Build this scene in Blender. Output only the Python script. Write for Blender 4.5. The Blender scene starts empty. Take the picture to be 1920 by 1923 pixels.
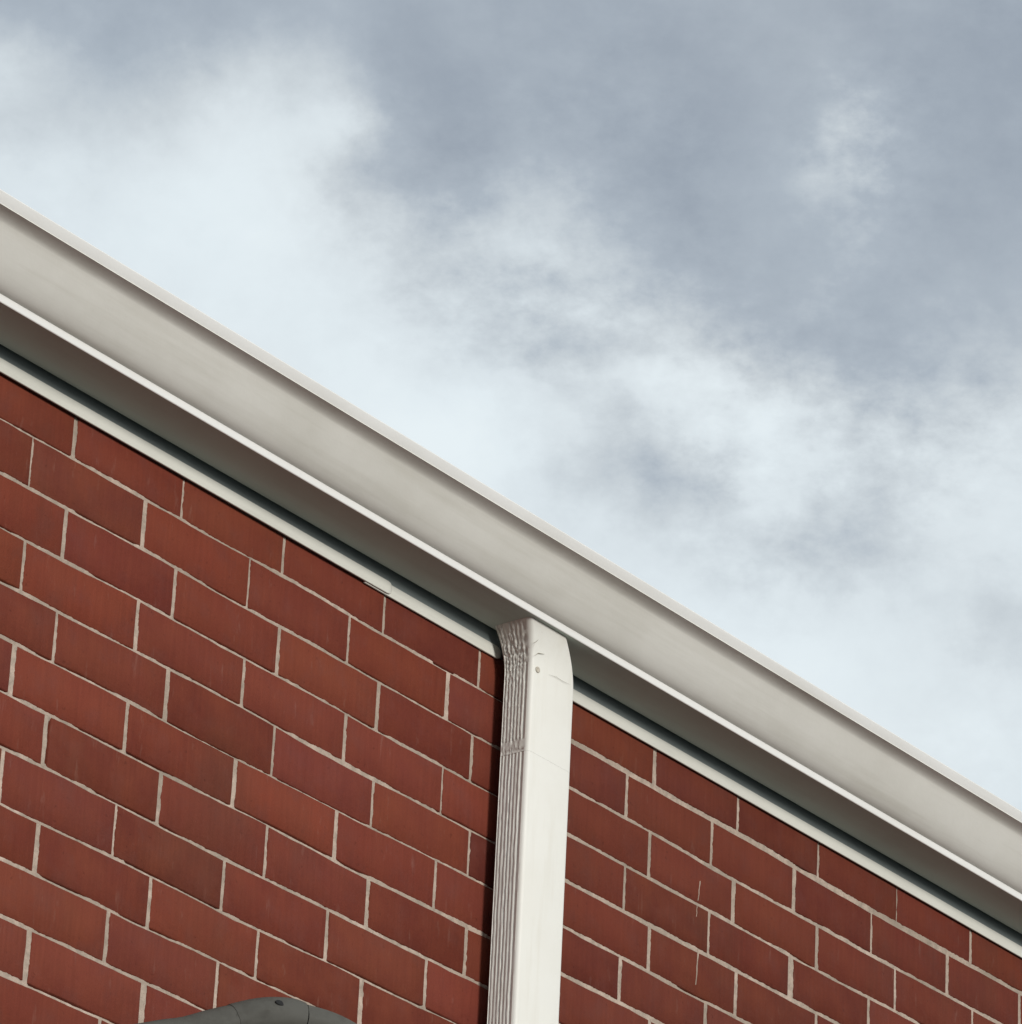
import bpy, bmesh, math, random
from mathutils import Vector, Matrix, noise
random.seed(7)
S = bpy.context.scene
COL = S.collection
R = math.radians

# ------------------------------------------------------------------ camera
GZ = 4.676                                   # height of the brick wall's top edge above the ground
cam = bpy.data.cameras.new('camera')
cam.sensor_fit = 'HORIZONTAL'; cam.sensor_width = 36; cam.lens = 181.586
cam.clip_start = .1; cam.clip_end = 5000
co = bpy.data.objects.new('camera', cam); COL.objects.link(co)
co.matrix_world = Matrix(((0.602456, -0.365587, -0.709502, -4.5458),
                          (-0.796847, -0.22468, -0.560851, -4.3506),
                          (0.045628, 0.903253, -0.426677, 1.6),
                          (0, 0, 0, 1)))
S.camera = co

# ------------------------------------------------------------------ measured joints and clouds
# head joints of each course (metres along the wall), bed joint levels under each course (x, z below
# the wall top) and the cloud bank's puffs (degrees of bearing and height, strength)
HEAD_JOINTS = {1: [0.0022, 0.227, 0.4465, 0.6758, 0.9019, 1.3455, 1.5695, 1.794, 2.0227, 2.2458], 2: [-0.0772, 0.1531, 0.3767, 0.6002, 0.8309, 1.277, 1.5015, 1.7286, 1.9503, 2.1757], 3: [-0.0009, 0.2251, 0.4497, 0.6738, 0.8951, 1.3403, 1.5644, 1.796, 2.0215], 4: [-0.0741, 0.1558, 0.3811, 0.606, 0.8307, 1.2807, 1.5012, 1.7249, 1.9458], 5: [-0.0008, 0.2266, 0.4542, 0.6754, 0.9012, 1.3484, 1.5775], 6: [-0.0751, 0.1515, 0.378, 0.5988, 0.8268, 1.2775, 1.5], 7: [-0.0, 0.2284, 0.4532, 0.6783, 0.9045, 1.3563], 8: [-0.0778, 0.1457, 0.3706, 0.5943, 0.8176], 9: [0.0008, 0.2256, 0.4505, 0.6769], 10: [0.1477, 0.3723], 11: [0.0016, 0.2284]}
BED_JOINTS = {0: [], 1: [(-0.038, -0.0727), (0.077, -0.0726), (0.19, -0.0724), (0.301, -0.0742), (0.411, -0.0719), (0.523, -0.0716), (0.638, -0.0751), (0.752, -0.0757), (0.865, -0.0754), (1.089, -0.0756), (1.31, -0.0757), (1.423, -0.0762), (1.536, -0.0747), (1.65, -0.0742), (1.762, -0.0761), (1.873, -0.0771), (1.987, -0.0779), (2.101, -0.0769), (2.212, -0.0763)], 2: [(-0.039, -0.1493), (0.076, -0.1474), (0.19, -0.1466), (0.301, -0.1492), (0.413, -0.1497), (0.525, -0.1491), (0.637, -0.1496), (0.753, -0.1504), (0.863, -0.1516), (1.086, -0.1512), (1.308, -0.151), (1.42, -0.152), (1.532, -0.1546), (1.645, -0.1544), (1.762, -0.153), (1.873, -0.1532), (1.986, -0.1531), (2.098, -0.152)], 3: [(-0.037, -0.2253), (0.078, -0.2232), (0.191, -0.2228), (0.303, -0.2235), (0.416, -0.2235), (0.527, -0.2239), (0.639, -0.2258), (0.752, -0.2265), (0.863, -0.2263), (1.088, -0.2266), (1.311, -0.2265), (1.421, -0.2266), (1.532, -0.2269), (1.645, -0.2279), (1.76, -0.2286), (1.87, -0.2287)], 4: [(-0.038, -0.3002), (0.077, -0.2996), (0.192, -0.2977), (0.303, -0.2958), (0.417, -0.2972), (0.53, -0.3004), (0.643, -0.3014), (0.754, -0.3006), (0.867, -0.2998), (1.091, -0.3004), (1.315, -0.3006), (1.425, -0.3005), (1.54, -0.3)], 5: [(-0.038, -0.375), (0.076, -0.373), (0.19, -0.3744), (0.303, -0.376), (0.417, -0.3756), (0.526, -0.3751), (0.635, -0.375), (0.75, -0.3734), (0.863, -0.372), (1.089, -0.3729), (1.313, -0.3746), (1.425, -0.3765)], 6: [(-0.037, -0.4488), (0.074, -0.4479), (0.19, -0.4485), (0.303, -0.4494), (0.415, -0.4474), (0.526, -0.4482), (0.64, -0.4508), (0.754, -0.4495), (0.867, -0.4488), (1.091, -0.4475), (1.317, -0.447)], 7: [(-0.039, -0.5237), (0.073, -0.5239), (0.186, -0.5244), (0.299, -0.5266), (0.412, -0.527), (0.524, -0.5258), (0.636, -0.5262), (0.748, -0.5261), (0.861, -0.5254)], 8: [(-0.037, -0.6021), (0.074, -0.6006), (0.186, -0.5999), (0.298, -0.6015), (0.41, -0.6038), (0.522, -0.6024), (0.636, -0.6008), (0.747, -0.6014)], 9: [(0.073, -0.6732), (0.186, -0.6756), (0.298, -0.6746), (0.411, -0.6745)], 10: [(0.075, -0.7496), (0.189, -0.7503)], 11: []}
CLOUDS = [(-6.53, 3.96, -0.303), (-5.4, 4.08, -0.279), (-4.26, 4.19, -0.162), (-3.12, 4.28, -0.271), (-1.98, 4.37, -0.188), (-0.83, 4.44, -0.122), (0.32, 4.5, -0.216), (1.47, 4.54, -0.233), (2.62, 4.57, -0.045), (3.77, 4.59, -0.168), (4.91, 4.6, -0.157), (6.06, 4.6, -0.279), (-5.87, 3.09, 0.107), (-4.74, 3.2, -0.021), (-3.61, 3.3, -0.093), (-2.48, 3.39, 0.041), (-1.34, 3.46, -0.108), (-0.2, 3.53, -0.003), (0.94, 3.58, 0.043), (2.08, 3.62, -0.049), (3.22, 3.64, -0.134), (4.36, 3.66, -0.053), (5.49, 3.66, -0.172), (-6.32, 2.09, 0.15), (-5.21, 2.21, -0.093), (-4.1, 2.31, 0.043), (-2.97, 2.4, 0.315), (-1.85, 2.48, 0.108), (-0.72, 2.55, -0.346), (0.41, 2.61, -0.127), (1.55, 2.65, -0.263), (2.68, 2.69, -0.104), (3.81, 2.71, 0.019), (4.93, 2.72, -0.043), (6.06, 2.72, -0.221), (-5.67, 1.21, 0.143), (-4.57, 1.32, 0.156), (-3.46, 1.41, 0.043), (-2.34, 1.5, 0.067), (-1.22, 1.57, -0.151), (-0.1, 1.63, 0.177), (1.02, 1.69, -0.042), (2.14, 1.72, -0.125), (3.27, 1.75, 0.124), (4.39, 1.77, -0.145), (5.5, 1.78, -0.242), (-5.03, 0.32, 0.119), (-3.93, 0.42, 0.081), (-2.83, 0.51, 0.135), (-1.72, 0.59, 0.154), (-0.61, 0.66, -0.016), (0.51, 0.71, 0.093), (1.62, 0.76, -0.095), (2.73, 0.79, -0.284), (3.84, 0.82, -0.149), (4.95, 0.83, 0.062), (6.06, 0.83, -0.047), (-3.3, -0.48, 0.11), (-2.21, -0.4, 0.086), (-1.1, -0.33, 0.155), (-0.0, -0.26, -0.169), (1.1, -0.21, 0.264), (2.21, -0.17, 0.19), (3.31, -0.14, 0.03), (4.41, -0.12, -0.094), (5.51, -0.12, -0.013), (-1.59, -1.31, 0.079), (-0.5, -1.24, 0.372), (0.6, -1.19, -0.066), (1.69, -1.14, -0.16), (2.79, -1.11, 0.293), (3.88, -1.08, 0.166), (4.97, -1.07, -0.009), (6.06, -1.06, 0.211), (0.1, -2.17, 0.134), (1.18, -2.12, 0.116), (2.27, -2.08, -0.002), (3.36, -2.04, -0.232), (4.44, -2.02, 0.034), (5.52, -2.01, 0.213), (1.76, -3.05, 0.256), (2.84, -3.01, 0.178), (3.92, -2.98, 0.117), (4.99, -2.96, -0.11), (6.06, -2.96, -0.167), (3.4, -3.94, 0.173), (4.47, -3.92, 0.14), (5.53, -3.91, 0.408)]

# smaller wisps: bearing, height, 1/width, 1/height, strength
WISPS = [(0.52, 0.38, 2.12, 4.24, -0.261), (1.81, -1.02, 2.0, 3.08, -0.374), (3.57, -1.85, 1.41, 3.39, -0.27), (3.9, 2.69, 2.83, 2.26, 0.231), (0.25, 1.01, 2.26, 7.71, -0.166), (-1.36, 3.5, 2.83, 2.83, -0.08), (-0.84, 3.0, 2.83, 2.42, -0.059), (-1.7, 2.09, 1.88, 2.83, -0.124), (-2.11, 2.68, 3.77, 5.65, 0.123), (1.67, 0.13, 3.39, 4.85, 0.208), (2.47, -0.29, 1.88, 2.83, 0.208), (-0.67, -0.81, 1.54, 2.83, 0.261), (-5.62, 2.32, 1.88, 3.39, -0.08), (-4.96, 3.07, 2.12, 2.42, -0.051), (-5.68, 2.88, 2.83, 4.24, 0.092), (0.8, 0.87, 2.83, 4.85, 0.124), (0.05, 1.36, 2.83, 4.24, 0.144), (4.42, 0.2, 1.54, 2.83, -0.104), (5.4, -2.68, 2.42, 2.83, -0.166), (3.19, -2.95, 1.06, 2.12, 0.124), (4.21, -1.22, 2.42, 3.39, -0.124), (1.46, -0.41, 2.42, 4.24, -0.144), (-3.19, 1.69, 1.41, 2.42, 0.104), (0.53, -1.04, 2.12, 4.24, -0.124)]
# ------------------------------------------------------------------ view, sun, sky
S.render.engine = 'CYCLES'
S.view_settings.view_transform = 'Standard'
S.view_settings.look = 'None'
S.view_settings.exposure = 1.0
S.view_settings.gamma = 1.0
S.view_settings.use_curve_mapping = False

SUN_EL, SUN_AZ = 9.0, -13.0                  # the veiled low sun faces the wall
sd = Vector((math.sin(R(SUN_AZ)) * math.cos(R(SUN_EL)), -math.cos(R(SUN_AZ)) * math.cos(R(SUN_EL)), math.sin(R(SUN_EL))))
sun = bpy.data.lights.new('sun', 'SUN'); sun.energy = 1.3; sun.angle = R(14); sun.color = (1, .97, .92)
so = bpy.data.objects.new('sun', sun); COL.objects.link(so)
so.rotation_euler = sd.to_track_quat('Z', 'Y').to_euler()

class Nodes:
    """small helper round a node tree"""
    def __init__(s, nt): s.nt = nt; s.n = nt.nodes; s.l = nt.links
    def put(s, sock, v):
        if hasattr(v, 'is_output'): s.l.new(v, sock)
        elif v is not None: sock.default_value = v
    def math(s, op, a, b=None, c=None, clamp=False):
        m = s.n.new('ShaderNodeMath'); m.operation = op; m.use_clamp = clamp
        s.put(m.inputs[0], a); s.put(m.inputs[1], b); s.put(m.inputs[2], c); return m.outputs[0]
    def vec(s, op, a, b=None, c=None):
        m = s.n.new('ShaderNodeVectorMath'); m.operation = op
        s.put(m.inputs[0], a); s.put(m.inputs[1], b)
        if c is not None: s.put(m.inputs[2], c)
        return m.outputs['Value'] if op in ('DOT_PRODUCT', 'DISTANCE', 'LENGTH') else m.outputs[0]
    def comb(s, x, y, z):
        m = s.n.new('ShaderNodeCombineXYZ')
        for k, v in enumerate((x, y, z)): s.put(m.inputs[k], v)
        return m.outputs[0]
    def sep(s, v):
        m = s.n.new('ShaderNodeSeparateXYZ'); s.put(m.inputs[0], v); return m.outputs
    def noise(s, v, scale, detail=4, rough=.5, dist=0, out='Fac'):
        m = s.n.new('ShaderNodeTexNoise'); s.put(m.inputs['Vector'], v)
        m.inputs['Scale'].default_value = scale; m.inputs['Detail'].default_value = detail
        m.inputs['Roughness'].default_value = rough; m.inputs['Distortion'].default_value = dist
        return m.outputs['Fac' if out == 'Fac' else 'Color']
    def mix(s, f, a, b, kind='MIX'):
        m = s.n.new('ShaderNodeMix'); m.data_type = 'RGBA'; m.blend_type = kind
        s.put(m.inputs[0], f); s.put(m.inputs[6], a); s.put(m.inputs[7], b); return m.outputs[2]
    def ramp(s, f, stops):
        m = s.n.new('ShaderNodeValToRGB'); e = m.color_ramp.elements
        while len(e) < len(stops): e.new(.5)
        for k, (p, c) in enumerate(stops): e[k].position = p; e[k].color = (*c, 1)
        s.put(m.inputs[0], f); return m.outputs[0]
    def range(s, v, a, b, c, d):
        m = s.n.new('ShaderNodeMapRange'); s.put(m.inputs[0], v)
        for k, x in enumerate((a, b, c, d)): m.inputs[k + 1].default_value = x
        return m.outputs[0]

world = bpy.data.worlds.new('World'); S.world = world; world.use_nodes = True
N = Nodes(world.node_tree); N.n.clear()
tc = N.n.new('ShaderNodeTexCoord'); d = N.vec('NORMALIZE', tc.outputs['Generated'])
x, y, z = N.sep(d)
A0, E0 = 51.5868, 26.8015                    # bearing and height of the cloud bank's centre
az = N.math('MULTIPLY_ADD', N.math('ARCTAN2', x, y), 180 / math.pi * math.cos(R(25.3)), -A0 * math.cos(R(25.3)))
el = N.math('MULTIPLY_ADD', N.math('ARCSINE', z), 180 / math.pi, -E0)
sky_deg = N.comb(az, el, 0)
# ragged edges: the puffs are displaced by turbulence
w1 = N.vec('SUBTRACT', N.noise(d, 26, 5, .55, out='Color'), (.5, .5, .5))
w2 = N.vec('SUBTRACT', N.noise(d, 90, 4, .6, out='Color'), (.5, .5, .5))
p = N.vec('MULTIPLY_ADD', w1, (.8, .7, 0), sky_deg)
p = N.vec('MULTIPLY_ADD', w2, (.75, .6, 0), p)
w3 = N.vec('SUBTRACT', N.noise(d, 330, 6, .68, out='Color'), (.5, .5, .5))
p = N.vec('MULTIPLY_ADD', w3, (.26, .2, 0), p)
acc = None
SIG = .8845; BASE = math.exp(-1 / (2 * SIG * SIG))
for cx, cy, a in CLOUDS:
    q = N.vec('DISTANCE', p, (cx, cy, 0)); q = N.math('MULTIPLY', q, q)
    q = N.math('POWER', BASE, q)
    acc = N.math('MULTIPLY', q, a) if acc is None else N.math('MULTIPLY_ADD', q, a, acc)
for cx, cy, ix, iy, a in WISPS:
    q = N.vec('MULTIPLY', N.vec('SUBTRACT', p, (cx, cy, 0)), (ix, iy, 0))
    q = N.math('POWER', math.exp(-.5), N.vec('DOT_PRODUCT', q, q))
    acc = N.math('MULTIPLY_ADD', q, a, acc)
# the rest of the sky: the same kind of cloud deck, its texture foreshortened towards the horizon
deck = N.vec('DIVIDE', d, N.comb(N.math('MAXIMUM', z, .12), N.math('MAXIMUM', z, .12), N.math('MAXIMUM', z, .12)))
far = N.math('MULTIPLY_ADD', N.noise(deck, 2.6, 6, .55, .4), 2.4, -1.2)
ll = N.vec('LENGTH', sky_deg)
out_of_bank = N.range(ll, 5.5, 10, 0, 1)
wisp = N.math('MULTIPLY_ADD', N.noise(d, 42, 9, .60), .44, -.22)
puff = N.noise(N.vec('MULTIPLY', d, (1, 1, 1.7)), 105, 8, .62)
# broken, billowing edges where the white bank meets the grey one
billow = None
for cx, cy, wx, wy in [(0.45, 0.67, 1.36, 0.71), (3.13, -0.47, 1.95, 0.88), (3.9, 2.66, 0.53, 0.65)]:
    q = N.vec('MULTIPLY', N.vec('SUBTRACT', sky_deg, (cx, cy, 0)), (1 / wx, 1 / wy, 0))
    q = N.math('POWER', math.exp(-.5), N.vec('DOT_PRODUCT', q, q))
    billow = q if billow is None else N.math('MAXIMUM', billow, q)
billow = N.math('MULTIPLY', billow, .75)
fine = N.math('MULTIPLY', N.math('SUBTRACT', puff, .5), N.math('ADD', billow, N.math('MULTIPLY_ADD', N.range(N.noise(d, 30, 3, .5), .4, .7, 0, 1), .34, .12)))
t = N.math('ADD', .55, acc)
t = N.math('MULTIPLY_ADD', far, N.math('MULTIPLY', out_of_bank, .55), t)
t = N.math('ADD', t, wisp); t = N.math('ADD', t, fine)
t = N.range(t, -.45, 1.27, 0, 1)
cloud = N.ramp(t, [(0.0, (.285, .330, .390)), (.25, (.330, .380, .445)), (.42, (.425, .482, .545)), (.58, (.590, .648, .690)), (.72, (.715, .785, .825)), (.86, (.785, .865, .905)), (1.0, (.825, .905, .940))])
# slight warm and cool patches
hue = N.noise(d, 14, 3, .5)
cloud = N.mix(N.range(hue, .35, .65, 0, .35), cloud, N.mix(1, cloud, (1.03, 1.0, .975, 1), 'MULTIPLY'))
sky = N.n.new('ShaderNodeTexSky'); sky.sky_type = 'NISHITA'; sky.sun_disc = False
sky.sun_elevation = R(SUN_EL); sky.sun_rotation = math.atan2(sd.x, sd.y)
cloud10 = N.mix(1, cloud, (5, 5, 5, 1), 'MULTIPLY')
full = N.mix(.05, cloud10, sky.outputs[0])
bg = N.n.new('ShaderNodeBackground'); N.put(bg.inputs[0], full); bg.inputs[1].default_value = .1
wo = N.n.new('ShaderNodeOutputWorld'); N.l.new(bg.outputs[0], wo.inputs[0])
world.cycles.sampling_method = 'MANUAL'; world.cycles.sample_map_resolution = 512

# ------------------------------------------------------------------ materials
def material(name):
    m = bpy.data.materials.new(name); m.use_nodes = True
    n = Nodes(m.node_tree); b = m.node_tree.nodes['Principled BSDF']
    return m, n, b
def bump(n, b, h, strength, dist):
    k = n.n.new('ShaderNodeBump'); k.inputs['Strength'].default_value = strength; k.inputs['Distance'].default_value = dist
    n.put(k.inputs['Height'], h); n.l.new(k.outputs[0], b.inputs['Normal'])
def position(n):
    return n.n.new('ShaderNodeNewGeometry').outputs['Position']

def brick_material():
    m, n, b = material('fired red brick')
    pos = position(n)
    oi = n.n.new('ShaderNodeObjectInfo'); ge = n.n.new('ShaderNodeNewGeometry')
    rnd = n.math('FRACT', n.math('ADD', oi.outputs['Random'], ge.outputs['Random Per Island']))
    off = n.comb(n.math('MULTIPLY', rnd, 37.0), 0, n.math('MULTIPLY', rnd, 11.0))
    pp = n.vec('ADD', pos, off)
    col = n.ramp(rnd, [(0, (0.1109, 0.0222, 0.0133)), (.3, (0.1410, 0.0285, 0.0168)), (.6, (0.1598, 0.0348, 0.0196)), (.8, (0.1297, 0.0296, 0.0203)), (1, (0.1739, 0.0370, 0.0185))])
    # cloudy firing marks, upright drag streaks, dark specks
    big = n.noise(pp, 13, 4, .6)
    col = n.mix(n.range(big, .35, .7, 0, .6), col, (0.1757, 0.0428, 0.0211, 1))
    warm = n.noise(n.vec('ADD', pp, (5, 5, 5)), 17, 4, .6)
    col = n.mix(n.range(warm, .5, .75, 0, .55), col, (0.1377, 0.0417, 0.0313, 1))
    soot = n.noise(n.vec('MULTIPLY', pos, (4.2, 4.2, 3)), 1, 5, .6)
    col = n.mix(n.range(soot, .53, .74, 0, .28), col, (0.0779, 0.0428, 0.0259, 1))
    st = n.noise(n.vec('MULTIPLY', pp, (150, 150, 9)), 1, 4, .6)
    col = n.mix(n.range(st, .3, .75, .0, .55), col, n.mix(1, col, (.74, .70, .68, 1), 'MULTIPLY'))
    sp = n.noise(pp, 420, 3, .7)
    col = n.mix(n.range(sp, .60, .74, 0, .5), col, (0.0522, 0.0235, 0.0173, 1))
    pit = n.noise(pp, 95, 3, .6)
    col = n.mix(n.range(pit, .64, .72, 0, .55), col, n.mix(1, col, (.55, .5, .5, 1), 'MULTIPLY'))
    lime = n.noise(n.vec('MULTIPLY', pp, (60, 60, 14)), 1, 4, .62)
    col = n.mix(n.range(lime, .62, .84, 0, .30), col, (.30, .19, .15, 1))
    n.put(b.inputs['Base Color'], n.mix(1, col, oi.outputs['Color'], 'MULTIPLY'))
    b.inputs['Roughness'].default_value = .8; b.inputs['Specular IOR Level'].default_value = .18
    h = n.math('ADD', n.math('MULTIPLY', st, .5), n.math('ADD', n.math('MULTIPLY', sp, .25), n.math('SUBTRACT', big, pit)))
    bump(n, b, h, .35, .0025)
    return m

def mortar_material():
    m, n, b = material('lime mortar')
    pos = position(n)
    a = n.noise(pos, 5.5, 4, .55); c = n.noise(pos, 55, 5, .65); g = n.noise(pos, 480, 3, .7)
    col = n.mix(n.range(a, .35, .65, 0, 1), (.31, .250, .195, 1), (.52, .41, .335, 1))
    col = n.mix(n.range(c, .38, .68, 0, .8), col, (.235, .195, .155, 1))
    col = n.mix(n.range(g, .58, .72, 0, .5), col, (.16, .125, .10, 1))
    n.put(b.inputs['Base Color'], col); b.inputs['Roughness'].default_value = .95
    bump(n, b, n.math('ADD', c, n.math('MULTIPLY', g, .5)), .6, .002)
    return m

def paint_material(name, base, dirt, rough=.45, dirt_amt=.35, streak=(4, 40, 40), spec=.4):
    m, n, b = material(name)
    pos = position(n)
    big = n.noise(pos, 5, 5, .6); st = n.noise(n.vec('MULTIPLY', pos, streak), 1, 4, .6); sp = n.noise(pos, 260, 4, .7)
    f = n.math('ADD', n.range(big, .4, .75, 0, .45), n.range(st, .5, .8, 0, .55))
    col = n.mix(n.math('MULTIPLY', f, dirt_amt), (*base, 1), (*dirt, 1))
    col = n.mix(n.range(sp, .66, .78, 0, .22), col, (*[k * .6 for k in dirt], 1))
    n.put(b.inputs['Base Color'], col)
    b.inputs['Roughness'].default_value = rough; b.inputs['Specular IOR Level'].default_value = spec
    bump(n, b, n.math('ADD', n.noise(pos, 30, 3, .5), n.math('MULTIPLY', sp, .12)), .12, .004)
    return m

M_BRICK = brick_material()
M_MORTAR = mortar_material()
M_GUTTER = paint_material('cream gutter paint', (.68, .667, .62), (.46, .44, .38), .45, .75, (2.5, 45, 45))
M_LIP = paint_material('paler cream gutter paint', (.74, .735, .715), (.57, .55, .50), .42, .5, (2.5, 45, 45))  # lip and bead get a whiter cream than the front panel
M_UNDERSIDE = paint_material('gutter underside toned against bounce', (.51, .60, .54), (.35, .39, .335), .6, .6, (3, 30, 30))  # darker than the front, greened to offset red bounce from the bricks
M_TRIM = paint_material('weathered white trim paint', (.66, .66, .60), (.45, .45, .40), .6, .6, (6, 60, 60))
M_PIPE = paint_material('cream downpipe paint', (.74, .73, .68), (.56, .52, .43), .5, .55, (45, 45, 5))
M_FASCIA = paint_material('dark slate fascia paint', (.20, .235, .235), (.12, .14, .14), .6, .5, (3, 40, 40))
M_LAMP = paint_material('dull grey metal', (.088, .086, .076), (.040, .037, .031), .7, 1.0, (30, 30, 30), .2)
M_DARK = paint_material('painted hole shade', (.012, .012, .012), (.02, .02, .02), .9)  # shade inside the arm's hole, painted near-black on a raised disc
def ground_material():
    m, n, b = material('worn asphalt')
    pos = position(n)
    a = n.noise(pos, .35, 5, .6); g = n.noise(pos, 60, 4, .7)
    col = n.mix(n.range(a, .35, .65, 0, 1), (.05, .049, .047, 1), (.075, .073, .068, 1))
    col = n.mix(n.range(g, .45, .7, 0, .5), col, (.11, .105, .10, 1))
    n.put(b.inputs['Base Color'], col); b.inputs['Roughness'].default_value = .9
    bump(n, b, g, .5, .01)
    return m
M_GROUND = ground_material()

# ------------------------------------------------------------------ builders
def mesh(name, verts, faces, mat, smooth=False):
    me = bpy.data.meshes.new(name); me.from_pydata(verts, [], faces); me.validate(); me.materials.append(mat)
    bm = bmesh.new(); bm.from_mesh(me); bmesh.ops.recalc_face_normals(bm, faces=bm.faces); bm.to_mesh(me); bm.free()
    if smooth:
        me.polygons.foreach_set('use_smooth', [True] * len(me.polygons))
    return me
def obj(name, me, parent=None, loc=(0, 0, 0)):
    o = bpy.data.objects.new(name, me); COL.objects.link(o)
    o.parent = parent; o.location = loc
    return o
def thing(name, label, cat, loc):
    o = bpy.data.objects.new(name, None); COL.objects.link(o); o.location = loc; o.empty_display_size = .2
    o['label'] = label; o['category'] = cat
    return o
def sharp(o, deg=35):
    me = o.data
    me.polygons.foreach_set('use_smooth', [True] * len(me.polygons))
    me.set_sharp_from_angle(angle=R(deg))
def sweep_x(name, profile, x0, x1, mat, parent, closed=True, step=.12, wobble=0, seed=0, deg=35):
    """a (y, z) profile drawn along the wall; z is counted from the wall top"""
    n = max(1, int((x1 - x0) / step)); px = parent.location
    V, F = [], []; k = len(profile)
    for i in range(n + 1):
        xx = x0 + (x1 - x0) * i / n
        dy = wobble * noise.noise(Vector((xx * 1.7, seed, 3))); dz = wobble * noise.noise(Vector((xx * 1.3, seed, 9)))
        for (yy, zz) in profile: V.append((xx - px.x, yy + dy - px.y, zz + dz + GZ - px.z))
    for i in range(n):
        for j in range(k if closed else k - 1):
            a = i * k + j; b = i * k + (j + 1) % k
            F.append((a, b, b + k, a + k))
    if closed:
        F.append(tuple(range(k - 1, -1, -1))); F.append(tuple(range(n * k, n * k + k)))
    o = obj(name, mesh(name, V, F, mat), parent); sharp(o, deg)
    return o
def arc(cy, cz, ry, rz, a0, a1, n):
    return [(cy + ry * math.cos(R(a0 + (a1 - a0) * i / n)), cz + rz * math.sin(R(a0 + (a1 - a0) * i / n))) for i in range(n + 1)]
def shell(outer, th):
    """closed sheet profile of thickness th from an open one, thickened to the inside (towards +y / up)"""
    inn = []
    for i, (yy, zz) in enumerate(outer):
        a = outer[max(0, i - 1)]; b = outer[min(len(outer) - 1, i + 1)]
        ty, tz = b[0] - a[0], b[1] - a[1]; l = math.hypot(ty, tz) or 1
        inn.append((yy + tz / l * th, zz - ty / l * th))
    return outer + inn[::-1]

# ------------------------------------------------------------------ ground
gv = [(-2000, -2000, 0), (2000, -2000, 0), (2000, 2000, 0), (-2000, 2000, 0)]
g = obj('ground', mesh('ground', gv, [(0, 1, 2, 3)], M_GROUND)); g['kind'] = 'structure'

# ------------------------------------------------------------------ brick wall
wall = thing('brick_wall', 'dark red brick wall in pale mortar under the cream gutter', 'wall', (1.1, 0, 0))
wall['kind'] = 'thing'
W = wall.location
CH, CL = .075, .225                          # course height, brick length with joint
X0, X1 = -2.6, 5.2

def bed_z(j, xx):
    """level of the bed joint under course j"""
    zz = -j * CH + .0012 * noise.noise(Vector((xx * 2.2, j * 7.3, 1)))
    l = BED_JOINTS.get(j)
    if j == 0: return -.0100 + .0022 * noise.noise(Vector((xx * 1.1, 4.2, 1)))
    if l:
        if l[0][0] <= xx <= l[-1][0]:
            for (xa, za), (xb, zb) in zip(l, l[1:]):
                if xa <= xx <= xb: return za + (zb - za) * (xx - xa) / (xb - xa)
        e = l[0] if xx < l[0][0] else l[-1]
        f = min(1, abs(xx - e[0]) / .3)
        return e[1] * (1 - f) + zz * f
    return zz
BED_W = {1: (.0020, .0046), 2: (.0022, .0031), 3: (.0024, .0025), 4: (.0029, .0035), 5: (.0020, .0028), 6: (.0032, .0035), 7: (.0029, .0034), 8: (.0022, .003), 9: (.0026, .003), 10: (.003, .003), 11: (.0036, .003)}
def bed_w(j, xx):
    w = BED_W.get(j, (.0028, .0028))[0 if xx < 1 else 1] * (.72 if xx < 1 else .88)
    return max(.0008, w * .92 + .0012 * noise.noise(Vector((xx * 4.1, j * 3.7, 5))) + .0011 * noise.noise(Vector((xx * 17, j * 5.1, 8))))
HEAD_W = {1: (.0088, .0035, .005, .0055, .006, .0105, .0075, .006, .0016, .008), 2: (.003, .009, .0035, .0045, .0105, .008, .008, .010, .006, .009),
          3: (.0075, .0075, .008, .009, .007, .0095, .0125, .010, .0055), 4: (.0075, .009, .0055, .009, .006, .0065, .007, .020, .007),
          5: (.0065, .010, .0055, .0065, .006, .0095, .009), 6: (.010, .009, .0095, .010, .006, .0095, .011), 7: (.016, .0085, .0075, .010, .0095, .009),
          8: (.009, .0055, .0065, .009, .007), 9: (.0095, .0075, .0055, .0125), 10: (.0085, .0085), 11: (.0125, .014)}
def head_w(n, h):
    for q, w in zip(HEAD_JOINTS.get(n, []), HEAD_W.get(n, [])):
        if abs(q - h) < 1e-6: return w * (.35 if h < 1 else .38)
    return .0036 + .0012 * math.sin(h * 91 + n * 17)
def heads(n):
    off = 0 if n % 2 else .17 - .5
    nom = [(k + off) * CL for k in range(-13, 25)]
    got = HEAD_JOINTS.get(n, [])
    out = []
    for h in nom:
        m = [q for q in got if abs(q - h) < .08]
        out.append(m[0] if m else h + random.uniform(-.003, .003))
    return [h for h in out if X0 <= h <= X1]

co_inv = co.matrix_world.inverted()
def in_frame(pt, margin=1.02):
    q = co_inv @ Vector(pt); f = cam.lens / 18.0
    return abs(q.x / -q.z * f) < margin and abs(q.y / -q.z * f) < margin

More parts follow.
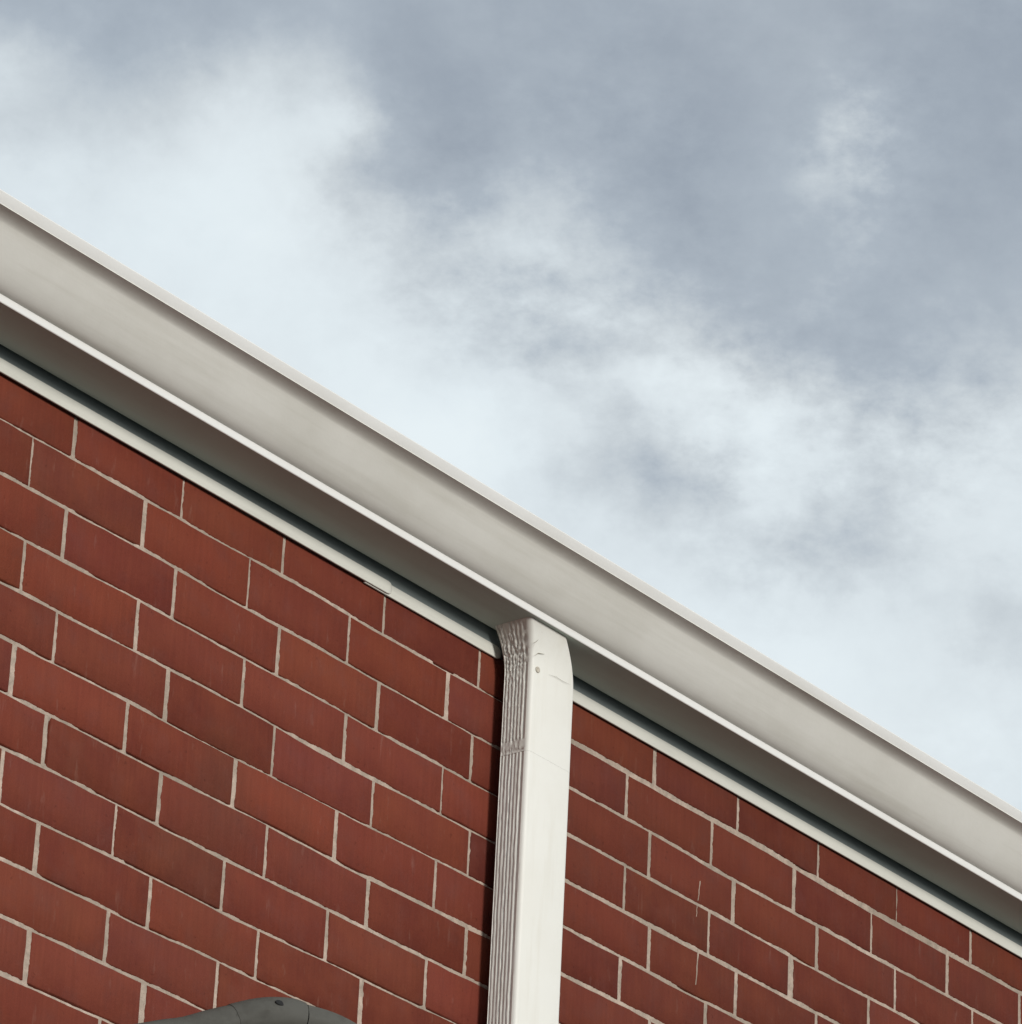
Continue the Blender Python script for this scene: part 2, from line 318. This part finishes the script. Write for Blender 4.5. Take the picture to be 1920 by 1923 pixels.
def brick_shape(n, xa, xb, wa, wb, simple=False):
    """outline of one brick in world (x, z) with slightly uneven arrises, then bevel, face and back rings"""
    k = 1 if simple else 9
    s = random.random() * 100
    def jit(u, v): return 0 if simple else .0009 * noise.noise(Vector((u * 60 + s, v * 60, s))) + .0007 * noise.noise(Vector((u * 19 + s, v * 19, s)))
    xl, xr = xa + wa, xb - wb
    top = lambda xx: bed_z(n - 1, xx) - (bed_w(n - 1, xx) if n > 1 else 0) + GZ
    bot = lambda xx: bed_z(n, xx) + bed_w(n, xx) + GZ
    P = []
    for i in range(k): xx = xl + (xr - xl) * i / k; P.append((xx, bot(xx) + jit(xx, 0)))
    kk = 1 if simple else 3
    for i in range(kk): f = i / kk; P.append((xr + jit(n, f), bot(xr) + (top(xr) - bot(xr)) * f))
    for i in range(k): xx = xr + (xl - xr) * i / k; P.append((xx, top(xx) + jit(xx, 1)))
    for i in range(kk): f = i / kk; P.append((xl + jit(n, 2 + f), top(xl) + (bot(xl) - top(xl)) * f))
    cx = (xl + xr) / 2; cz = sum(q[1] for q in P) / len(P)
    hx, hz = (xr - xl) / 2, (top(cx) - bot(cx)) / 2
    fy = random.uniform(-.0005, .0003); tx = random.uniform(-.0005, .0005)
    V, F = [], []; m = len(P)
    bv = .0019
    for ring in range(3):
        for (px, pz) in P:
            u, v = (px - cx) / hx, (pz - cz) / hz
            if ring == 0: V.append((px - cx - u * bv, fy + tx * u, pz - cz - v * bv * .9))
            elif ring == 1: V.append((px - cx, fy + tx * u + .0019, pz - cz))
            else: V.append((px - cx, .10, pz - cz))
    for r in range(2):
        for i in range(m):
            a = r * m + i; b = r * m + (i + 1) % m
            F.append((a, b, b + m, a + m))
    F.append(tuple(range(m - 1, -1, -1)))
    return V, F, (cx, 0, cz)

sv, sf = [], []
heads_of = {}                                # every course's head joints, shared by bricks and mortar
for n in range(1, 63):
    hs = heads_of[n] = heads(n)
    for xa, xb in zip(hs, hs[1:]):
        za = bed_z(n - 1, xa) + GZ; zb = bed_z(n, xb) + GZ
        seen = any(in_frame((u, 0, v)) for u in (xa, (xa + xb) / 2, xb) for v in (za, (za + zb) / 2, zb))
        wa = head_w(n, xa); wb = head_w(n, xb)
        V, F, c = brick_shape(n, xa, xb, wa, wb, simple=not seen)
        if seen:
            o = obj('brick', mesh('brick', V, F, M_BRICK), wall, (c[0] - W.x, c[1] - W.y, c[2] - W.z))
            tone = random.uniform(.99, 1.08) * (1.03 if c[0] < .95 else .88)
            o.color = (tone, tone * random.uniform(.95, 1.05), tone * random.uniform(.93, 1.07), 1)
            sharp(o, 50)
        else:
            b0 = len(sv)
            sv += [(a + c[0] - W.x, b + c[1] - W.y, e + c[2] - W.z) for a, b, e in V]
            sf += [tuple(i + b0 for i in f) for f in F]
o = obj('brick', mesh('brick', sv, sf, M_BRICK), wall); o['kind'] = 'stuff'; o.color = (.97, .97, .97, 1)

# mortar: rough strips struck into every joint in view, squeezed over the arrises here, raked out there
V, F = [], []
def mortar_strip(pt, across, along, gap):
    """grid of points pt(s, d) with s along the joint and d across it"""
    b0 = len(V); na, nc = len(along), len(across)
    for sv_ in along:
        for dv in across:
            xx, zz, hole, w = pt(sv_, dv)
            a = noise.noise(Vector((xx * 38, 2, zz * 38))); b = noise.noise(Vector((xx * 110, 3, zz * 110))); c = noise.noise(Vector((xx * 300, 5, zz * 300)))
            yy = .0011 + .0008 * a + .0008 * b + .0006 * c + max(0, abs(dv) - w - .0008) * .55
            yy = max(yy, .0001 if abs(dv) < w + .0016 else .0012) + hole
            V.append((xx - W.x, yy, zz + GZ))
    for i in range(na - 1):
        for j in range(nc - 1):
            a = b0 + i * nc + j; F.append((a, a + nc, a + nc + 1, a + 1))
ACROSS = [-.0075 + .00125 * i for i in range(13)]
for jn in range(1, 14):
    def pt(xx, dv):
        w = bed_w(jn, xx)
        g = noise.noise(Vector((xx * 6.5, jn * 9.1, 2)))
        rake = max(0, min(1, (g - (.0 if xx < 1 else .25)) * 5)) * (1 if dv > w * .25 else 0) * .006
        if jn == 1 and .795 < xx < .842 and dv > -.001: rake = .012
        return xx, bed_z(jn, xx) + dv, rake, w
    lo, hi = -.25, 2.6
    mortar_strip(pt, ACROSS, [lo + .0024 * i for i in range(int((hi - lo) / .0024) + 1)], 0)
for n in range(1, 14):
    for h in heads_of[n]:
        if not -.25 < h < 2.6: continue
        w = head_w(n, h)
        def pt(zz, dv):
            return h + dv + .0006 * noise.noise(Vector((h * 9, n, zz * 40))), zz, (.005 if (n == 7 and h < .1 and dv > .002) else 0), w
        zt, zb = bed_z(n - 1, h), bed_z(n, h)
        k = max(.0075, w + .0035)
        mortar_strip(pt, [-k + k * i / 7 for i in range(15)], [zb + (zt - .002 - zb) * i / 30 for i in range(31)], 0)
# lime that ran down the bricks
for xa, za, xb, zb, w in [(1.4731, -0.1873, 1.4692, -0.2211, 0.0022), (1.4746, -0.2986, 1.4707, -0.3578, 0.0034), (1.4667, -0.2289, 1.4663, -0.2482, 0.0016)]:
    b0 = len(V)
    for i in range(7):
        f = i / 6; ww = w / 2 * (1 - .75 * f) * (1 + .4 * math.sin(i * 2.3)); xc = xa + (xb - xa) * f + .0006 * math.sin(i * 1.9)
        for dx, yy in ((-ww, .0004), (0, -.0012), (ww, .0004)): V.append((xc + dx - W.x, yy, za + (zb - za) * f + GZ))
    for i in range(6):
        for j in range(2): a = b0 + i * 3 + j; F.append((a, a + 1, a + 4, a + 3))
mx0, mx1, mz0, mz1 = -.25, 2.6, -1.0, -.0165
mz0 = -13 * .075
def slab(xa, xb, za, zb, yy):
    b0 = len(V)
    V.extend([(xa - W.x, yy, za + GZ), (xb - W.x, yy, za + GZ), (xb - W.x, yy, zb + GZ), (xa - W.x, yy, zb + GZ)])
    F.append((b0, b0 + 1, b0 + 2, b0 + 3))
slab(X0, mx0, -GZ, mz1, .003); slab(mx1, X1, -GZ, mz1, .003); slab(mx0, mx1, -GZ, mz0, .003); slab(mx0, mx1, mz0, mz1, .0135)
b0 = len(V)                                  # back of the wall and its two ends
for xx in (X0, X1):
    for yy in (.11, .24):
        for zz in (-GZ, -.0165): V.append((xx - W.x, yy, zz + GZ))
F += [(b0, b0 + 1, b0 + 3, b0 + 2), (b0 + 4, b0 + 5, b0 + 7, b0 + 6), (b0 + 2, b0 + 3, b0 + 7, b0 + 6), (b0 + 1, b0 + 3, b0 + 7, b0 + 5)]
me = bpy.data.meshes.new('mortar'); me.from_pydata(V, [], F); me.materials.append(M_MORTAR)
me.polygons.foreach_set('use_smooth', [True] * len(me.polygons))
obj('mortar', me, wall)

# ------------------------------------------------------------------ fascia and trim
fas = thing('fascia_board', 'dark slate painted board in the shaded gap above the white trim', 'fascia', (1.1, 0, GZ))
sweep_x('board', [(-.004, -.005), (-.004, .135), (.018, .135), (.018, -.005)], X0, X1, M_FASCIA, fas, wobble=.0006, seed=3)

trim = thing('trim_strip', 'narrow weathered white strip along the top of the bricks', 'trim', (1.1, 0, GZ))
trim['kind'] = 'thing'
def strip(x0, x1, dz, th, left_round, right_round, seed):
    prof = [(-th + .003, -.0154)] + arc(-th + .0012, -.0144, .0012, .0012, 270, 180, 4) + arc(-th + .0015, .0028, .0015, .0015, 180, 90, 4) + [(-.0008, .0043), (-.0008, .0030), (-th + .003, .0023)]
    cz = -.005
    xs = []
    n = max(2, int((x1 - x0) / .06))
    xs = [(x0 + (x1 - x0) * i / n, 1.0) for i in range(n + 1)]
    if right_round: xs = [q for q in xs if q[0] < x1 - .012] + [(x1 - .012 + .012 * math.sin(R(a)), max(.05, math.cos(R(a)))) for a in (0, 25, 50, 70, 84)]
    k = len(prof); V, F = [], []
    for xx, s in xs:
        w = .0007 * noise.noise(Vector((xx * 2.3, seed, 0)))
        for yy, zz in prof:
            V.append((xx - trim.location.x, yy * (.5 + .5 * s), cz + (zz - cz) * s + dz + w))
    for i in range(len(xs) - 1):
        for j in range(k):
            a = i * k + j; b = i * k + (j + 1) % k; F.append((a, b, b + k, a + k))
    F.append(tuple(range(k))); F.append(tuple((len(xs) - 1) * k + i for i in range(k)))
    o = obj('strip', mesh('strip', V, F, M_TRIM), trim); sharp(o, 40)
    return o
strip(X0, .683, .0016, .0084, False, True, 1)
strip(.622, .947, -.0004, .0052, False, True, 2)
strip(.985, X1, .0002, .0066, False, False, 3)

# ------------------------------------------------------------------ gutter
gut = thing('roof_gutter', 'long cream metal gutter with a curved front above the brick wall', 'gutter', (1.1, -.08, GZ))
TH = .0016
def bez(a, b, c, d, n):
    return [tuple(a[k] * (1 - t) ** 3 + 3 * b[k] * t * (1 - t) ** 2 + 3 * c[k] * t * t * (1 - t) + d[k] * t ** 3 for k in (0, 1)) for t in (i / n for i in range(n + 1))]
# ogee: step out under the belly, a leaning face, then the cove out under the top lip
ogee = bez((-.0972, .0331), (-.1120, .0335), (-.1335, .0726), (-.1465, .0948), 18)[:-1] + bez((-.1465, .0948), (-.1502, .1004), (-.1592, .1034), (-.1680, .1054), 12)
sweep_x('front_panel', shell(ogee, -TH), X0, X1, M_GUTTER, gut, wobble=.0009, seed=11, deg=50)
lip = [(-.1668, .1050)] + arc(-.1672, .1054, .0004, .0004, 262, 200, 3) + arc(-.1725, .1186, .0018, .0018, 200, 80, 5) + [(-.1640, .1204), (-.1640, .1190), (-.1712, .1186), (-.1655, .1068)]
sweep_x('top_lip', lip, X0, X1, M_LIP, gut, wobble=.0009, seed=11, deg=50)
bead = [(-.0958, .0206)] + arc(-.0956, .0216, .0016, .0016, 250, 180, 3) + arc(-.0956, .0322, .0016, .0012, 180, 90, 3) + [(-.0945, .0330), (-.0945, .0206)]
sweep_x('bottom_bead', bead, X0, X1, M_LIP, gut, wobble=.0007, seed=11, deg=50)
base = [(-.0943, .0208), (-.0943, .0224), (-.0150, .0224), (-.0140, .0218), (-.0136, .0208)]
sweep_x('base_panel', base, X0, X1, M_UNDERSIDE, gut, wobble=.0005, seed=11, deg=50)
sweep_x('back_panel', [(-.0136, .0226), (-.0136, .138), (-.0120, .138), (-.0120, .0226)], X0, X1, M_GUTTER, gut, wobble=.0004, seed=11)

# ------------------------------------------------------------------ downpipe
PX0, PX1, PY0, PY1 = .934, 1.0408, -.0185, -.073   # left, right, wall side, front
pipe = thing('downpipe', 'cream rectangular downpipe with a ribbed side running down the brick wall', 'downpipe', ((PX0 + PX1) / 2, -.046, 0))
def section(grow=0, rib=.0020, ribs=5, phase=0, crumple=0, zz=0):
    """outline of the pipe, ribs down its left and right sides, round front corners"""
    x0, x1, y0, y1 = PX0 - grow, PX1 + grow, PY0 + grow, PY1 - grow
    r = .0075
    P = []
    P += [(x0 + .004, y0), (x1 - .004, y0), (x1, y0 - .004)]
    m = 26
    def side(sign, xs):
        out = []
        ya, yb = y0 - .005, y1 + .0125
        for i in range(m + 1):
            f = i / m; yy = ya + (yb - ya) * f
            ph = f * ribs + phase
            v = (.5 - .5 * math.cos(2 * math.pi * ph)) ** .28
            v = rib * (1 - v)
            if crumple: v += crumple * (noise.noise(Vector((yy * 260, zz * 110, 2 + sign))) + .6 * noise.noise(Vector((yy * 500, zz * 300, 7 + sign))))
            out.append((xs + sign * v, yy))
        return out
    P += side(-1, x1)
    P += [(x1 - r + r * math.cos(R(a)), y1 + r + r * math.sin(R(a))) for a in (0, -22, -45, -67, -90)]
    P += [(x0 + r + r * math.cos(R(a)), y1 + r + r * math.sin(R(a))) for a in (-90, -113, -135, -158, -180)]
    P += side(1, x0)[::-1]
    P += [(x0, y0 - .004)]
    return P
def tube(name, levels, mat, deg=28):
    V, F = [], []; L = pipe.location
    for P, zz in levels:
        for q in P: V.append((q[0] - L.x, q[1] - L.y, (q[2] if len(q) > 2 else 0) + zz + GZ))
    k = len(levels[0][0])
    for i in range(len(levels) - 1):
        for j in range(k):
            a = i * k + j; b = i * k + (j + 1) % k; F.append((a, b, b + k, a + k))
    F.append(tuple(range(k))); F.append(tuple((len(levels) - 1) * k + i for i in range(k)))
    o = obj(name, mesh(name, V, F, mat), pipe); sharp(o, deg)
    return o
lv = []
zz = -GZ + .18
while zz < -.1785:
    wob = .0006 * noise.noise(Vector((zz * 4, 1, 1))) * min(1, (-.178 - zz) / .3)
    P = section(0, .0020, 6, .06 * noise.noise(Vector((zz * 9, 4, 2))), .00055, zz)
    lv.append(([(a + wob, b) for a, b in P], zz)); zz += .009
lv[-1] = (lv[-1][0], -.1782)
tube('pipe', lv, M_PIPE)
lv = []
n = 130
for i in range(n + 1):
    zz = -.178 + (.0206 + .178) * i / n
    f = max(0, min(1, (zz + .048) / .0686)) ** 2.2
    f2 = max(0, min(1, (zz + .075) / .06))
    cr = .0004 + .0017 * f2
    rib = .0021
    if zz < -.158: rib, cr = .0004, .0008
    nick = sum(h * math.exp(-((zz - c) / .0022) ** 2) for c, h in ((-.004, .0012), (-.020, .0022), (-.034, .0016), (-.047, .0012), (-.158, .0012), (-.174, .0024)))
    P = section(0, rib, 6, .22 * f2 * noise.noise(Vector((zz * 60, 4, 2))), cr, zz)
    P = [(a + (nick * (.4 + .6 * abs(noise.noise(Vector((b * 300, zz * 40, 1))))) if a < PX0 + .003 and PY1 + .012 < b < PY0 - .006 else 0), b) for a, b in P]
    cx, cy = (PX0 + PX1) / 2, (PY0 + PY1) / 2
    lv.append(([(cx + (a - cx) * (1 - .13 * f) - .037 * f, cy + (b - cy) * (1 + .24 * f) - .009 * f) for a, b in P], zz))
tube('elbow', lv, M_PIPE)
# rivet on the elbow's front
V, F = [], []; k = 12
rx, rz = .947, -.046
for (rad, yy) in ((.0050, PY1 - .0004), (.0048, PY1 - .0014), (.0030, PY1 - .0019), (.0022, PY1 - .0010)):
    for i in range(k): V.append((rx + rad * math.cos(2 * math.pi * i / k) - pipe.location.x, yy - pipe.location.y, rz + rad * math.sin(2 * math.pi * i / k) + GZ))
for r in range(3):
    for i in range(k): a = r * k + i; b = r * k + (i + 1) % k; F.append((a, b, b + k, a + k))
F.append(tuple(range(3 * k, 4 * k)))
obj('rivet', mesh('rivet', V, F, paint_material('tarnished rivet', (.52, .48, .40), (.27, .23, .18), .6, .9), True), pipe)

# cracked and chipped paint on the bend
V, F = [], []
for pts, w in [([(0.9347, -0.0748, -0.0287), (0.9433, -0.0758, -0.0214), (0.9567, -0.0765, -0.0182)], 0.0012), ([(0.9267, -0.078, -0.012), (0.9316, -0.079, -0.0086), (0.9353, -0.0809, -0.0034)], 0.001), ([(0.9278, -0.0765, -0.018), (0.9307, -0.0779, -0.0121)], 0.001), ([(0.9725, -0.0739, -0.0443), (0.9919, -0.074, -0.0413), (1.0079, -0.074, -0.0422), (1.025, -0.074, -0.041)], 0.0005), ([(0.9536, -0.0884, 0.0217), (0.9576, -0.0884, 0.0206)], 0.0016), ([(0.9694, -0.0884, 0.0217), (0.9735, -0.0884, 0.0198)], 0.0018), ([(0.9612, -0.0884, 0.0263), (0.9652, -0.0884, 0.0261)], 0.001)]:
    b0 = len(V)
    for i, (a, b, c) in enumerate(pts):
        e = .35 if i in (0, len(pts) - 1) else 1
        for sgn in (1, -1): V.append((a - pipe.location.x, b - .0008 - pipe.location.y, c + sgn * w / 2 * e + GZ))
    for i in range(len(pts) - 1): a = b0 + 2 * i; F.append((a, a + 1, a + 3, a + 2))
obj('paint_crack', mesh('paint_crack', V, F, paint_material('bare metal under cracked paint', (.22, .19, .14), (.12, .10, .08), .8)), pipe)['kind'] = 'stuff'

# ------------------------------------------------------------------ grey lamp arm in front of the wall
arm = thing('bracket_arm', 'dull grey curved metal arm with one small dark hole before the brick wall', 'bracket', (.02, 0, GZ - .985))
ARM = [(0.0600, -0.0762, -0.9150, 0.0215), (0.1030, -0.1, -0.8895, 0.0217), (0.1369, -0.117, -0.8765, 0.0220), (0.1681, -0.134, -0.8634, 0.0218), (0.1996, -0.1511, -0.8486, 0.0229), (0.2232, -0.1637, -0.8377, 0.0236), (0.2476, -0.1766, -0.8273, 0.0262), (0.2739, -0.1902, -0.8193, 0.0265), (0.294, -0.2004, -0.8163, 0.0258), (0.3076, -0.2072, -0.8162, 0.0240), (0.3317, -0.2191, -0.8174, 0.0228), (0.3598, -0.2328, -0.8236, 0.0226), (0.3886, -0.2464, -0.8355, 0.0226), (0.418, -0.26, -0.8524, 0.0227), (0.4411, -0.2702, -0.8766, 0.0228), (.452, -.276, -.905, .0228), (.455, -.278, -.94, .0228)]
def tube_along(name, pts, mat, parent, k=28, deg=30, facet=0, fine=3, dent=0):
    """round (or faceted) tube along (x, y, z, radius) points, z counted from the wall top"""
    Q = []
    for i in range(len(pts) - 1):
        for s in range(fine):
            f = s / fine
            p0, p1, p2, p3 = (Vector(pts[max(0, min(len(pts) - 1, i + q))]) for q in (-1, 0, 1, 2))
            Q.append(.5 * ((2 * p1) + (p2 - p0) * f + (2 * p0 - 5 * p1 + 4 * p2 - p3) * f * f + (3 * p1 - p0 - 3 * p2 + p3) * f ** 3))
    Q.append(Vector(pts[-1]))
    V, F = [], []; L = parent.location
    for i, q in enumerate(Q):
        c = Vector(q[:3]); a = Vector(Q[max(0, i - 1)][:3]); b = Vector(Q[min(len(Q) - 1, i + 1)][:3])
        t = (b - a).normalized(); side = t.cross(Vector((0, 0, 1))).normalized(); up = side.cross(t).normalized()
        for j in range(k):
            an = 2 * math.pi * (j + .5) / k
            r = q[3]
            if facet: r *= math.cos(math.pi / facet) / math.cos((an % (2 * math.pi / facet)) - math.pi / facet) * 1.04
            if dent: r *= 1 + dent * noise.noise(Vector((c.x * 25, an * .8, c.y * 25)))
            V.append(tuple(c + side * math.cos(an) * r + up * math.sin(an) * r + Vector((0, 0, GZ)) - L))
    for i in range(len(Q) - 1):
        for j in range(k):
            a = i * k + j; b = i * k + (j + 1) % k; F.append((a, b, b + k, a + k))
    F.append(tuple(range(k))); F.append(tuple((len(Q) - 1) * k + i for i in range(k)))
    o = obj(name, mesh(name, V, F, mat), parent); sharp(o, deg)
    return o
tube_along('rear_tube', [(.02, -.004, -.985, .0205), (.02, -.03, -.982, .0205), (.036, -.056, -.955, .0205)] + ARM[:6], M_LAMP, arm, dent=.07)
kn = [list(q) for q in ARM[5:10]]
tube_along('knuckle', [(*kn[0][:3], .0232), (kn[0][0] + .002, kn[0][1] - .001, kn[0][2] + .001, .0248)] + [tuple(q) for q in kn[1:]], M_LAMP, arm, dent=.06)
tube_along('front_sleeve', [(ARM[9][0] + .0016, ARM[9][1] - .0008, ARM[9][2] - .0003, .0232)] + ARM[10:], M_LAMP, arm, facet=8, dent=.03)
c = Vector((.26119, -.20953, -.80768)); nrm = (Vector((-.26, -.84, .48))).normalized()
u = nrm.cross(Vector((0, 0, 1))).normalized(); v = u.cross(nrm)
tilt = math.radians(0)
V, F = [], []; k = 16
for r, hgt in ((1, .0002), (.95, .0016), (.6, .0019)):
    for i in range(k):
        a = 2 * math.pi * i / k
        V.append(tuple(c + nrm * hgt + (u * math.cos(a) * .0078 + v * math.sin(a) * .0048) * r + Vector((0, 0, GZ)) - arm.location))
for r in range(2):
    for i in range(k): a = r * k + i; b = r * k + (i + 1) % k; F.append((a, b, b + k, a + k))
F.append(tuple(range(2 * k, 3 * k)))
obj('hole', mesh('hole', V, F, M_DARK), arm)
V, F = [], []; k = 24
for rad, yy in ((.05, -.0005), (.05, -.006), (.044, -.009), (.021, -.010)):
    for i in range(k): V.append((.02 + rad * math.cos(2 * math.pi * i / k) - arm.location.x, yy, -.985 + rad * math.sin(2 * math.pi * i / k) + GZ - arm.location.z))
for r in range(3):
    for i in range(k): a = r * k + i; b = r * k + (i + 1) % k; F.append((a, b, b + k, a + k))
F.append(tuple(range(3 * k, 4 * k)))
o = obj('wall_plate', mesh('wall_plate', V, F, M_LAMP), arm); sharp(o, 30)
